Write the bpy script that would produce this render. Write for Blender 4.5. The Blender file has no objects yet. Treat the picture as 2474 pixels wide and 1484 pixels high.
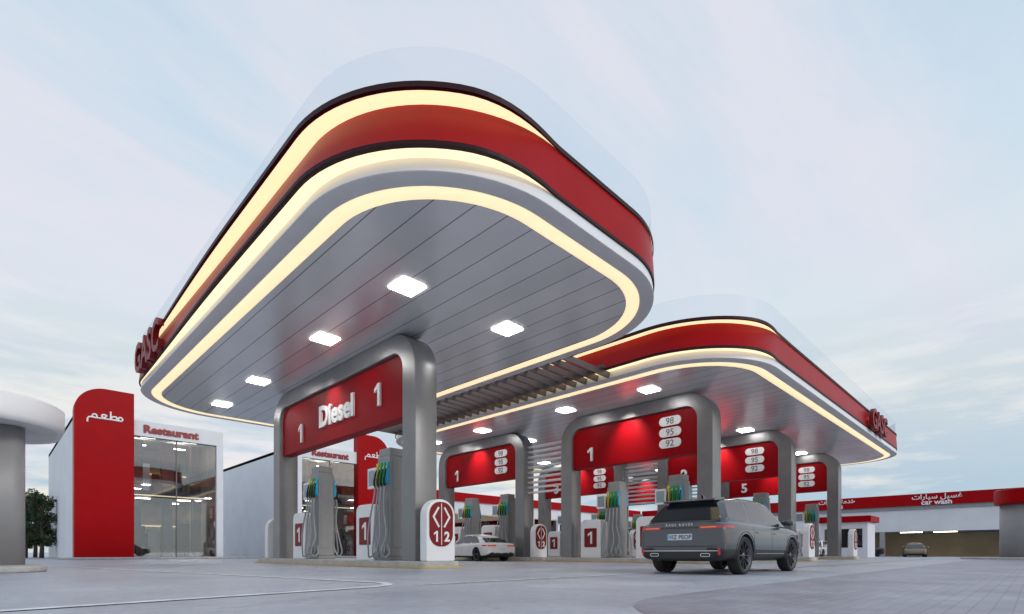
import bpy, math, random
from mathutils import Vector, Matrix
from mathutils.bvhtree import BVHTree
random.seed(4)
ZOOM=None
S=bpy.context.scene
COL=S.collection
S.view_settings.view_transform='Standard'
S.view_settings.look='None'
S.view_settings.exposure=0

# ---------------------------------------------------------------- materials
def nodes(m):
    m.use_nodes=True
    return m.node_tree.nodes,m.node_tree.links
def mat(name,col,rough=.5,metal=0,var=.08,scale=3,bump=0,bscale=40,coat=0,spec=.5,emit=None,es=0):
    m=bpy.data.materials.new(name); n,l=nodes(m); b=n['Principled BSDF']
    b.inputs['Roughness'].default_value=rough; b.inputs['Metallic'].default_value=metal
    b.inputs['Coat Weight'].default_value=coat; b.inputs['Coat Roughness'].default_value=.06
    b.inputs['Specular IOR Level'].default_value=spec
    tc=n.new('ShaderNodeTexCoord')
    ns=n.new('ShaderNodeTexNoise'); ns.inputs['Scale'].default_value=scale; ns.inputs['Detail'].default_value=6
    l.new(tc.outputs['Object'],ns.inputs['Vector'])
    cr=n.new('ShaderNodeValToRGB')
    cr.color_ramp.elements[0].position=.3; cr.color_ramp.elements[1].position=.7
    cr.color_ramp.elements[0].color=(*[c*(1-var) for c in col],1)
    cr.color_ramp.elements[1].color=(*[min(1,c*(1+var)) for c in col],1)
    l.new(ns.outputs['Fac'],cr.inputs['Fac']); l.new(cr.outputs['Color'],b.inputs['Base Color'])
    if bump:
        n2=n.new('ShaderNodeTexNoise'); n2.inputs['Scale'].default_value=bscale; n2.inputs['Detail'].default_value=4
        l.new(tc.outputs['Object'],n2.inputs['Vector'])
        bp=n.new('ShaderNodeBump'); bp.inputs['Strength'].default_value=bump; bp.inputs['Distance'].default_value=.02
        l.new(n2.outputs['Fac'],bp.inputs['Height']); l.new(bp.outputs['Normal'],b.inputs['Normal'])
    if emit:
        b.inputs['Emission Color'].default_value=(*emit,1); b.inputs['Emission Strength'].default_value=es
    return m

RED=mat('red_paint',(.36,.0008,.004),.38,0,.06,1.2,spec=.10)
REDP=mat('red_panel',(.29,.002,.006),.45,0,.06,1.2,spec=.10)
REDS=mat('dark_red_sign',(.21,.010,.013),.45,spec=.25)
DARK=mat('dark_trim',(.03,.006,.010),.5,spec=.2)
WHITE=mat('white_panel',(.82,.83,.85),.4,0,.03,1)
WALLW=mat('white_render',(.74,.76,.80),.6,0,.05,.6,bump=.1)
GREY=mat('grey_metal_frame',(.23,.23,.232),.32,.45,.08,1.5,bump=.05,bscale=200)
GREYR=mat('grey_ring',(.68,.66,.66),.5,.0,.04,2)
GREYC=mat('grey_column',(.30,.30,.31),.5,.1,.05,2)
GREYD=mat('dark_grey_slat',(.13,.12,.12),.4,.3,.05,2)
PUMPG=mat('pump_grey',(.26,.265,.27),.42,.2,.05,3)
CONC=mat('kerb_concrete',(.46,.45,.44),.8,0,.15,4,bump=.3)
YEL=mat('yellow_line',(.50,.38,.18),.6)
LED=mat('warm_led_strip',(.9,.8,.55),.5,emit=(1.0,.76,.43),es=1.10)
LEDC=mat('warm_ceiling_strip',(.9,.8,.55),.5,emit=(1.0,.79,.46),es=.88)
LAMP=mat('ceiling_lamp',(.9,.9,.9),.5,emit=(1,.97,.93),es=17)
LAMPI=mat('interior_lamp_panel',(.9,.9,.9),.5,emit=(1,.90,.74),es=10)
BLACK=mat('black_plastic',(.018,.018,.02),.5)
GLOSSB=mat('gloss_black',(.01,.011,.013),.12,0,.05,coat=.5)
RUB=mat('tyre_rubber',(.02,.02,.021),.75)
RIM=mat('rim_alloy',(.13,.13,.14),.3,.8)
CHR=mat('chrome',(.6,.6,.62),.15,1)
HOSE=mat('hose_grey',(.34,.35,.37),.45)
NY=mat('nozzle_yellow',(.75,.55,.03),.4)
NG=mat('nozzle_green',(.02,.42,.08),.4)
NB=mat('nozzle_blue',(.01,.40,.62),.4)
TXT=mat('white_lettering',(.85,.85,.85),.4)
TXTR=mat('red_lettering',(.28,.006,.012),.4)
TXTG=mat('grey_digits',(.22,.22,.23),.5)
SCR=mat('screen',(.25,.33,.38),.15)
TAIL=mat('tail_light',(.30,.01,.012),.15,0,coat=.6,emit=(.6,.02,.02),es=.25)
AMB=mat('tail_light_glow',(.5,.12,.04),.2,emit=(1,.25,.08),es=.5)
CREAM=mat('cream_wall',(.62,.50,.33),.7,0,.12,.6)
BROWN=mat('brown_interior',(.16,.105,.085),.7,0,.5,1.2)
TANI=mat('tan_interior',(.45,.38,.32),.7,0,.25,.8)
DKI=mat('dark_interior',(.06,.055,.055),.5,0,.3,2)
ROOF=mat('roof_grey',(.35,.36,.38),.8)
LINE=mat('road_paint',(.70,.72,.75),.7,0,.25,5)
PLATE=mat('number_plate_blank',(.6,.66,.72),.4)

def glass_mat(name,col,trans,rough=.03):
    m=bpy.data.materials.new(name); n,l=nodes(m); b=n['Principled BSDF']
    b.inputs['Base Color'].default_value=(*col,1); b.inputs['Roughness'].default_value=rough
    b.inputs['Specular IOR Level'].default_value=.8
    t=n.new('ShaderNodeBsdfTransparent'); t.inputs['Color'].default_value=(.93,.96,.98,1)
    mx=n.new('ShaderNodeMixShader'); fr=n.new('ShaderNodeFresnel'); fr.inputs['IOR'].default_value=1.5
    mp=n.new('ShaderNodeMapRange'); mp.inputs['To Min'].default_value=1-trans; mp.inputs['To Max'].default_value=min(1,1.6-trans)
    l.new(fr.outputs[0],mp.inputs['Value']); l.new(mp.outputs[0],mx.inputs[0])
    l.new(t.outputs[0],mx.inputs[1]); l.new(b.outputs[0],mx.inputs[2]); l.new(mx.outputs[0],n['Material Output'].inputs['Surface'])
    return m
def pane_mat():
    m=bpy.data.materials.new('shop_glass'); n,l=nodes(m); n.remove(n['Principled BSDF'])
    t=n.new('ShaderNodeBsdfTransparent'); t.inputs['Color'].default_value=(.88,.92,.95,1)
    g=n.new('ShaderNodeBsdfGlossy'); g.inputs['Roughness'].default_value=.02
    fr=n.new('ShaderNodeFresnel'); fr.inputs['IOR'].default_value=1.7
    mp=n.new('ShaderNodeMapRange'); mp.inputs['To Min'].default_value=.10; mp.inputs['To Max'].default_value=1
    mx=n.new('ShaderNodeMixShader'); l.new(fr.outputs[0],mp.inputs['Value']); l.new(mp.outputs[0],mx.inputs[0])
    l.new(t.outputs[0],mx.inputs[1]); l.new(g.outputs[0],mx.inputs[2]); l.new(mx.outputs[0],n['Material Output'].inputs['Surface'])
    return m
GLASS=pane_mat()
PARA=glass_mat('parapet_glass',(.62,.70,.80),.985,.3)
CARG=mat('car_glass',(.012,.014,.017),.04,0,.05,coat=.3,spec=.6)

def ceiling_mat():
    m=mat('ceiling_planks',(.84,.835,.85),.24,.40,.05,.5); n,l=m.node_tree.nodes,m.node_tree.links
    b=n['Principled BSDF']
    geo=n.new('ShaderNodeNewGeometry'); sp=n.new('ShaderNodeSeparateXYZ'); l.new(geo.outputs['Position'],sp.inputs[0])
    md=n.new('ShaderNodeMath'); md.operation='PINGPONG'; md.inputs[1].default_value=.325; l.new(sp.outputs['X'],md.inputs[0])
    lt=n.new('ShaderNodeMath'); lt.operation='LESS_THAN'; lt.inputs[1].default_value=.014; l.new(md.outputs[0],lt.inputs[0])
    src=b.inputs['Base Color'].links[0].from_socket
    sn=n.new('ShaderNodeMath'); sn.operation='SNAP'; sn.inputs[1].default_value=.65; l.new(sp.outputs['X'],sn.inputs[0])
    wn=n.new('ShaderNodeTexWhiteNoise'); wn.noise_dimensions='1D'; l.new(sn.outputs[0],wn.inputs['W'])
    mr=n.new('ShaderNodeMapRange'); mr.inputs['To Min'].default_value=.94; mr.inputs['To Max'].default_value=1.03; l.new(wn.outputs['Value'],mr.inputs['Value'])
    sc=n.new('ShaderNodeVectorMath'); sc.operation='SCALE'; l.new(src,sc.inputs[0]); l.new(mr.outputs[0],sc.inputs['Scale'])
    mx=n.new('ShaderNodeMix'); mx.data_type='RGBA'; l.new(lt.outputs[0],mx.inputs['Factor']); l.new(sc.outputs[0],mx.inputs['A']); mx.inputs['B'].default_value=(.28,.28,.29,1)
    l.new(mx.outputs['Result'],b.inputs['Base Color'])
    return m
CEIL=ceiling_mat()

def ground_mat():
    m=bpy.data.materials.new('concrete_apron'); n,l=nodes(m); b=n['Principled BSDF']
    geo=n.new('ShaderNodeNewGeometry')
    a=n.new('ShaderNodeTexNoise'); a.inputs['Scale'].default_value=.35; a.inputs['Detail'].default_value=8; a.inputs['Roughness'].default_value=.7
    c=n.new('ShaderNodeTexNoise'); c.inputs['Scale'].default_value=9; c.inputs['Detail'].default_value=8
    l.new(geo.outputs['Position'],a.inputs['Vector']); l.new(geo.outputs['Position'],c.inputs['Vector'])
    ad=n.new('ShaderNodeMath'); ad.operation='MULTIPLY_ADD'; ad.inputs[1].default_value=.4; l.new(c.outputs['Fac'],ad.inputs[0]); l.new(a.outputs['Fac'],ad.inputs[2])
    cr=n.new('ShaderNodeValToRGB'); e=cr.color_ramp.elements
    e[0].position=.50; e[0].color=(.29,.315,.37,1); e[1].position=.90; e[1].color=(.52,.545,.60,1)
    l.new(ad.outputs[0],cr.inputs['Fac'])
    br=n.new('ShaderNodeTexBrick'); br.inputs['Scale'].default_value=1; br.offset=0; br.inputs['Brick Width'].default_value=5; br.inputs['Row Height'].default_value=5
    br.inputs['Mortar Size'].default_value=.012; br.inputs['Color1'].default_value=(1,1,1,1); br.inputs['Color2'].default_value=(.93,.93,.94,1); br.inputs['Mortar'].default_value=(.65,.65,.66,1)
    l.new(geo.outputs['Position'],br.inputs['Vector'])
    mx=n.new('ShaderNodeMix'); mx.data_type='RGBA'; mx.blend_type='MULTIPLY'; mx.inputs['Factor'].default_value=1
    l.new(cr.outputs[0],mx.inputs['A']); l.new(br.outputs['Color'],mx.inputs['B'])
    vo=n.new('ShaderNodeTexVoronoi'); vo.feature='DISTANCE_TO_EDGE'; vo.inputs['Scale'].default_value=.45
    dn=n.new('ShaderNodeVectorMath'); dn.operation='MULTIPLY_ADD'; dn.inputs[1].default_value=(1.2,1.2,0); n4=n.new('ShaderNodeTexNoise'); n4.inputs['Scale'].default_value=1.5; n4.inputs['Detail'].default_value=6
    l.new(geo.outputs['Position'],n4.inputs['Vector']); l.new(n4.outputs['Color'],dn.inputs[0]); l.new(geo.outputs['Position'],dn.inputs[2]); l.new(dn.outputs[0],vo.inputs['Vector'])
    lt=n.new('ShaderNodeMath'); lt.operation='LESS_THAN'; lt.inputs[1].default_value=.006; l.new(vo.outputs['Distance'],lt.inputs[0])
    lk=n.new('ShaderNodeMath'); lk.operation='MULTIPLY'; lk.inputs[1].default_value=.35; l.new(lt.outputs[0],lk.inputs[0])
    mk=n.new('ShaderNodeMix'); mk.data_type='RGBA'; mk.inputs['B'].default_value=(.2,.2,.22,1); l.new(lk.outputs[0],mk.inputs['Factor']); l.new(mx.outputs['Result'],mk.inputs['A'])
    l.new(mk.outputs['Result'],b.inputs['Base Color'])
    rr=n.new('ShaderNodeMapRange'); rr.inputs['To Min'].default_value=.25; rr.inputs['To Max'].default_value=.65; l.new(a.outputs['Fac'],rr.inputs['Value']); l.new(rr.outputs[0],b.inputs['Roughness'])
    bp=n.new('ShaderNodeBump'); bp.inputs['Strength'].default_value=.3; bp.inputs['Distance'].default_value=.02; l.new(c.outputs['Fac'],bp.inputs['Height']); l.new(bp.outputs[0],b.inputs['Normal'])
    return m
def paver_mat():
    m=bpy.data.materials.new('block_paving'); n,l=nodes(m); b=n['Principled BSDF']
    geo=n.new('ShaderNodeNewGeometry')
    br=n.new('ShaderNodeTexBrick'); br.inputs['Scale'].default_value=1; br.inputs['Brick Width'].default_value=.24; br.inputs['Row Height'].default_value=.12
    br.inputs['Mortar Size'].default_value=.005; br.inputs['Color1'].default_value=(.32,.33,.38,1); br.inputs['Color2'].default_value=(.26,.27,.32,1); br.inputs['Mortar'].default_value=(.21,.21,.24,1)
    l.new(geo.outputs['Position'],br.inputs['Vector'])
    a=n.new('ShaderNodeTexNoise'); a.inputs['Scale'].default_value=.8; a.inputs['Detail'].default_value=9; l.new(geo.outputs['Position'],a.inputs['Vector'])
    cr=n.new('ShaderNodeValToRGB'); e=cr.color_ramp.elements; e[0].position=.35; e[0].color=(.85,.78,.80,1); e[1].position=.7; e[1].color=(1.2,1.22,1.25,1)
    l.new(a.outputs['Fac'],cr.inputs['Fac'])
    mx=n.new('ShaderNodeMix'); mx.data_type='RGBA'; mx.blend_type='MULTIPLY'; mx.inputs['Factor'].default_value=1
    l.new(br.outputs['Color'],mx.inputs['A']); l.new(cr.outputs[0],mx.inputs['B']); l.new(mx.outputs['Result'],b.inputs['Base Color'])
    b.inputs['Roughness'].default_value=.45
    bp=n.new('ShaderNodeBump'); bp.inputs['Strength'].default_value=.2; bp.inputs['Distance'].default_value=.01; l.new(br.outputs['Fac'],bp.inputs['Height']); bp.invert=True; l.new(bp.outputs[0],b.inputs['Normal'])
    return m
def brick_mat():
    m=bpy.data.materials.new('brick'); n,l=nodes(m); b=n['Principled BSDF']; b.inputs['Roughness'].default_value=.8
    tc=n.new('ShaderNodeTexCoord'); mp=n.new('ShaderNodeMapping'); mp.inputs['Rotation'].default_value=(math.pi/2,0,0); l.new(tc.outputs['Object'],mp.inputs[0])
    br=n.new('ShaderNodeTexBrick'); br.inputs['Scale'].default_value=1; br.inputs['Brick Width'].default_value=.3; br.inputs['Row Height'].default_value=.12; br.inputs['Mortar Size'].default_value=.008
    br.inputs['Color1'].default_value=(.30,.15,.11,1); br.inputs['Color2'].default_value=(.20,.10,.08,1); br.inputs['Mortar'].default_value=(.28,.24,.22,1)
    l.new(mp.outputs[0],br.inputs['Vector']); l.new(br.outputs['Color'],b.inputs['Base Color'])
    return m
BRICK=brick_mat()

# ---------------------------------------------------------------- mesh helpers
class M:
    def __init__(s): s.v=[];s.f=[];s.m=[];s.s=[]
    def add(s,V,F,mi=0,sm=False):
        o=len(s.v); s.v+= [tuple(p) for p in V]
        for f in F: s.f.append([i+o for i in f]); s.m.append(mi); s.s.append(sm)
    def box(s,x0,x1,y0,y1,z0,z1,mi=0):
        V=[(x0,y0,z0),(x1,y0,z0),(x1,y1,z0),(x0,y1,z0),(x0,y0,z1),(x1,y0,z1),(x1,y1,z1),(x0,y1,z1)]
        s.add(V,[(0,3,2,1),(4,5,6,7),(0,1,5,4),(1,2,6,5),(2,3,7,6),(3,0,4,7)],mi)
    def prism(s,poly,axis,a0,a1,mi=0,sm=False):
        def P(p,a):
            return {'x':(a,p[0],p[1]),'y':(p[0],a,p[1]),'z':(p[0],p[1],a)}[axis]
        n=len(poly)
        s.add([P(p,a0) for p in poly]+[P(p,a1) for p in poly],[],mi)
        o=len(s.v)-2*n
        def af(f,smm): s.f.append([o+i for i in f]); s.m.append(mi); s.s.append(smm)
        af(list(range(n))[::-1],False); af(list(range(n,2*n)),False)
        for i in range(n):
            j=(i+1)%n; af([i,j,n+j,n+i],sm)
    def rings(s,R,mi=0,sm=True,closed=True):
        n=len(R[0]); V=[p for r in R for p in r]; F=[]
        for k in range(len(R)-1):
            for i in range(n if closed else n-1):
                j=(i+1)%n; F.append((k*n+i,k*n+j,(k+1)*n+j,(k+1)*n+i))
        s.add(V,F,mi,sm)
    def tube(s,pts,r,seg=8,mi=0,cap=True):
        R=[]; pts=[Vector(p) for p in pts]
        for i,p in enumerate(pts):
            d=(pts[min(i+1,len(pts)-1)]-pts[max(i-1,0)]).normalized()
            a=Vector((0,0,1)) if abs(d.z)<.9 else Vector((1,0,0))
            x=d.cross(a).normalized(); y=d.cross(x)
            rr=r[i] if isinstance(r,(list,tuple)) else r
            R.append([p+x*math.cos(t*2*math.pi/seg)*rr+y*math.sin(t*2*math.pi/seg)*rr for t in range(seg)])
        s.rings(R,mi,True)
        if cap: s.add(R[0],[list(range(seg))],mi); s.add(R[-1],[list(range(seg))],mi)
    def revolve(s,prof,c,axis,seg=32,mi=0,sm=True):
        R=[]
        for r,a in prof:
            ring=[]
            for k in range(seg):
                t=2*math.pi*k/seg; u,w=r*math.cos(t),r*math.sin(t)
                ring.append((c[0]+u,c[1]+a,c[2]+w) if axis=='y' else (c[0]+u,c[1]+w,c[2]+a))
            R.append(ring)
        s.rings(R,mi,sm)
    def text(s,t,size,o,r,extr=.02,mi=0,off=0,align='CENTER',sx=1):
        r=Vector(r); up=Vector((0,0,1)); nn=r.cross(up); o=Vector(o)
        if t=='1':
            h=size*.72; P=[(.06*h,-.5*h),(.24*h,-.5*h),(.24*h,.5*h),(.09*h,.5*h),(-.20*h,.30*h),(-.20*h,.13*h),(.06*h,.28*h)]
            P=[(a-.06*h,b) for a,b in P]; n=len(P)
            V=[(a,b,extr) for a,b in P]+[(a,b,-extr) for a,b in P]
            F=[list(range(n)),list(range(n,2*n))[::-1]]+[[i,n+i,n+(i+1)%n,(i+1)%n] for i in range(n)]
        else: V,F=textmesh(t,size,extr,off,align)
        s.add([o+r*p[0]*sx+up*p[1]+nn*p[2] for p in V],F,mi)
    def obj(s,name,mats,parent=None,local=False,bevel=0,subs=0,recalc=True):
        me=bpy.data.meshes.new(name)
        L=Vector((0,0,0))
        if parent is not None and not local: L=wl(parent)
        me.from_pydata([Vector(p)-L for p in s.v],[],s.f)
        for m in (mats if isinstance(mats,(list,tuple)) else [mats]): me.materials.append(m)
        for p,mi,sm in zip(me.polygons,s.m,s.s): p.material_index=mi; p.use_smooth=sm
        me.update()
        if recalc:
            import bmesh
            b=bmesh.new(); b.from_mesh(me); bmesh.ops.remove_doubles(b,verts=b.verts,dist=.0004); bmesh.ops.recalc_face_normals(b,faces=b.faces); b.to_mesh(me); b.free()
        ob=bpy.data.objects.new(name,me); COL.objects.link(ob)
        if parent is not None: ob.parent=parent
        if bevel:
            bv=ob.modifiers.new('bevel','BEVEL'); bv.width=bevel; bv.segments=2; bv.limit_method='ANGLE'; bv.angle_limit=math.radians(40)
        if subs:
            sb=ob.modifiers.new('s','SUBSURF'); sb.levels=sb.render_levels=subs
        return ob
def wl(o):
    p=Vector((0,0,0))
    while o is not None: p=p+o.location; o=o.parent
    return p
_tc={}
def textmesh(t,size,extr,off,align):
    k=(t,size,extr,off,align)
    if k in _tc: return _tc[k]
    c=bpy.data.curves.new('t','FONT'); c.body=t; c.size=size; c.extrude=extr; c.offset=off; c.align_x=align; c.align_y='CENTER'; c.resolution_u=3
    o=bpy.data.objects.new('t',c); COL.objects.link(o)
    dg=bpy.context.evaluated_depsgraph_get(); dg.update()
    me=bpy.data.meshes.new_from_object(o.evaluated_get(dg))
    V=[tuple(v.co) for v in me.vertices]; F=[list(p.vertices) for p in me.polygons]
    bpy.data.objects.remove(o); bpy.data.curves.remove(c); bpy.data.meshes.remove(me)
    if V:
        x0=min(v[0] for v in V);x1=max(v[0] for v in V);y0=min(v[1] for v in V);y1=max(v[1] for v in V)
        if align=='CENTER': V=[(v[0]-(x0+x1)/2,v[1]-(y0+y1)/2,v[2]) for v in V]
    _tc[k]=(V,F); return _tc[k]
def lettering(name,mt,parent,t,*a,**k):
    m=M(); m.text(t,*a,**k); return m.obj(name,mt,parent)
def thing(name,loc,label,cat,group=None):
    e=bpy.data.objects.new(name,None); e.location=loc; e.empty_display_size=.3; COL.objects.link(e)
    e['label']=label; e['category']=cat
    if group: e['group']=group
    return e
def tag(o,label,cat,group=None):
    o['label']=label; o['category']=cat
    if group: o['group']=group
    return o
def copy_tree(root,loc,rotz=0):
    n=root.copy(); COL.objects.link(n); n.location=loc; n.rotation_euler=(0,0,rotz)
    def rec(src,dst):
        for c in list(src.children):
            k=c.copy(); COL.objects.link(k); k.parent=dst; rec(c,k)
    rec(root,n); return n
def arc(cx,cy,r,a0,a1,n=8):
    return [(cx+r*math.cos(math.radians(a0+(a1-a0)*i/n)),cy+r*math.sin(math.radians(a0+(a1-a0)*i/n))) for i in range(n+1)]
def rrect(x0,x1,y0,y1,r,n=6):
    if not isinstance(r,(list,tuple)): r=[r]*4   # BL BR TR TL
    P=[]
    for (cx,cy,rr,a) in ((x0+r[0],y0+r[0],r[0],180),(x1-r[1],y0+r[1],r[1],270),(x1-r[2],y1-r[2],r[2],0),(x0+r[3],y1-r[3],r[3],90)):
        if rr<1e-4: P.append((cx,cy))
        else: P+=arc(cx,cy,rr,a,a+90,n)
    return P
def sstep(a,b,x):
    t=max(0,min(1,(x-a)/(b-a))); return t*t*(3-2*t)

# ---------------------------------------------------------------- camera
cam=bpy.data.cameras.new('camera'); co=bpy.data.objects.new('camera',cam); COL.objects.link(co)
cam.sensor_width=36; cam.lens=18.41; cam.shift_y=.2397; cam.clip_end=6000
co.location=(0,0,.45); co.rotation_euler=(math.pi/2,0,math.radians(-45)); S.camera=co
if ZOOM:
    zx,zy,zf=ZOOM; cam.lens*=zf; cam.shift_x=(zx-1237)/2474*zf; cam.shift_y=(1335-zy)/2474*zf

# ---------------------------------------------------------------- world
w=bpy.data.worlds.new("World"); S.world=w; w.use_nodes=True
n,l=w.node_tree.nodes,w.node_tree.links; bg=n['Background']
sky=n.new('ShaderNodeTexSky'); sky.sky_type='NISHITA'; sky.sun_disc=False; sky.sun_elevation=math.radians(16); sky.sun_rotation=math.radians(150)
sky.air_density=1.0; sky.dust_density=1.5
tc=n.new('ShaderNodeTexCoord'); sp=n.new('ShaderNodeSeparateXYZ'); l.new(tc.outputs['Generated'],sp.inputs[0])
zz=n.new('ShaderNodeMath'); zz.operation='MAXIMUM'; zz.inputs[1].default_value=0; l.new(sp.outputs['Z'],zz.inputs[0])
za=n.new('ShaderNodeMath'); za.operation='ADD'; za.inputs[1].default_value=.12; l.new(zz.outputs[0],za.inputs[0])
vd=n.new('ShaderNodeVectorMath'); vd.operation='DIVIDE'; cb=n.new('ShaderNodeCombineXYZ')
for i in range(3): l.new(za.outputs[0],cb.inputs[i])
l.new(tc.outputs['Generated'],vd.inputs[0]); l.new(cb.outputs[0],vd.inputs[1])
mp=n.new('ShaderNodeMapping'); mp.inputs['Rotation'].default_value=(0,0,math.radians(20)); mp.inputs['Scale'].default_value=(.5,1.5,.2); l.new(vd.outputs[0],mp.inputs[0])
ns=n.new('ShaderNodeTexNoise'); ns.inputs['Scale'].default_value=1.3; ns.inputs['Detail'].default_value=10; ns.inputs['Roughness'].default_value=.6; ns.inputs['Distortion'].default_value=.5
l.new(mp.outputs[0],ns.inputs['Vector'])
cr=n.new('ShaderNodeValToRGB'); e=cr.color_ramp.elements; e[0].position=.40; e[0].color=(0,0,0,1); e[1].position=.62; e[1].color=(1,1,1,1); l.new(ns.outputs['Fac'],cr.inputs['Fac'])
hr=n.new('ShaderNodeValToRGB'); e=hr.color_ramp.elements; e[0].position=0; e[0].color=(.92,.83,.70,1); e[1].position=.85; e[1].color=(.50,.65,.78,1)
k=hr.color_ramp.elements.new(.15); k.color=(.88,.84,.76,1); k=hr.color_ramp.elements.new(.36); k.color=(.70,.77,.82,1); k=hr.color_ramp.elements.new(.55); k.color=(.58,.71,.82,1)
l.new(zz.outputs[0],hr.inputs['Fac'])
cl=n.new('ShaderNodeMix'); cl.data_type='RGBA'; cl.inputs['B'].default_value=(.76,.76,.84,1)
cf=n.new('ShaderNodeMath'); cf.operation='MULTIPLY'; cf.inputs[1].default_value=.9; l.new(cr.outputs[0],cf.inputs[0]); l.new(cf.outputs[0],cl.inputs['Factor']); l.new(hr.outputs[0],cl.inputs['A'])
n3=n.new('ShaderNodeTexNoise'); n3.inputs['Scale'].default_value=2.6; n3.inputs['Detail'].default_value=9; n3.inputs['Roughness'].default_value=.6; m3=n.new('ShaderNodeMapping'); m3.inputs['Scale'].default_value=(1,1,6); m3.inputs['Location'].default_value=(3,1,0)
l.new(tc.outputs['Generated'],m3.inputs[0]); l.new(m3.outputs[0],n3.inputs['Vector'])
c3=n.new('ShaderNodeValToRGB'); e=c3.color_ramp.elements; e[0].position=.44; e[0].color=(0,0,0,1); e[1].position=.56; e[1].color=(1,1,1,1); l.new(n3.outputs['Fac'],c3.inputs['Fac'])
lo=n.new('ShaderNodeMapRange'); lo.inputs['From Min'].default_value=.10; lo.inputs['From Max'].default_value=.40; lo.inputs['To Min'].default_value=.95; lo.inputs['To Max'].default_value=0; l.new(zz.outputs[0],lo.inputs['Value'])
lm=n.new('ShaderNodeMath'); lm.operation='MULTIPLY'; l.new(lo.outputs[0],lm.inputs[0]); l.new(c3.outputs[0],lm.inputs[1])
cl2=n.new('ShaderNodeMix'); cl2.data_type='RGBA'; cl2.inputs['B'].default_value=(.42,.56,.67,1); l.new(lm.outputs[0],cl2.inputs['Factor']); l.new(cl.outputs['Result'],cl2.inputs['A'])
sm=n.new('ShaderNodeVectorMath'); sm.operation='SCALE'; sm.inputs['Scale'].default_value=.10; l.new(sky.outputs[0],sm.inputs[0])
fm=n.new('ShaderNodeMix'); fm.data_type='RGBA'; fm.inputs['Factor'].default_value=.92; l.new(sm.outputs[0],fm.inputs['A']); l.new(cl2.outputs['Result'],fm.inputs['B'])
l.new(fm.outputs['Result'],bg.inputs['Color']); bg.inputs['Strength'].default_value=1.08
sun=bpy.data.lights.new('sun','SUN'); sun.energy=1.0; sun.angle=math.radians(12); sun.color=(1,.95,.9)
so=bpy.data.objects.new('sun',sun); COL.objects.link(so)
d=Vector((-.25,.9,-.45)); so.rotation_euler=d.to_track_quat('-Z','Y').to_euler()

# ---------------------------------------------------------------- ground
m=M(); N=64
m.add([(2500*math.cos(2*math.pi*i/N),2500*math.sin(2*math.pi*i/N),0) for i in range(N)],[list(range(N))])
g=m.obj('ground',ground_mat()); g['kind']='structure'
m=M(); P=[(60,-8),(60,2.7)]+[(4.9,2.7)]+arc(4.9,.7,2.0,90,180,8)+[(2.9,-8)]
m.add([(x,y,.004) for x,y in P],[list(range(len(P)))]); g=m.obj('paved_road',paver_mat()); g['kind']='structure'
def ribbon(pts,wd,z=.008):
    m=M(); A=[];B=[]
    for i,p in enumerate(pts):
        a=pts[max(i-1,0)]; b=pts[min(i+1,len(pts)-1)]; d=Vector((b[0]-a[0],b[1]-a[1])).normalized(); nn=Vector((-d.y,d.x))*wd/2
        A.append((p[0]+nn.x,p[1]+nn.y,z)); B.append((p[0]-nn.x,p[1]-nn.y,z))
    m.rings([A,B],0,False,False); return m
g=ribbon([(-6,5.4),(0,5.55),(3.2,6.0)]+[(3.2+.9*math.sin(t),6.9-.9*math.cos(t)) for t in [i*math.pi/2/8 for i in range(1,9)]]+[(3.6,10),(2.4,17),(1.2,26)],.15).obj('painted_lane_line',LINE); g['kind']='structure'
g=ribbon([(4.2,6.0),(6.5,5.95),(12,5.9),(30,5.9)],.12,.009).obj('painted_edge_line',LINE); g['kind']='structure'
g=ribbon([(14,5.0),(45,5.0)],.12,.009).obj('painted_yellow_line',YEL); g['kind']='structure'

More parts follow.
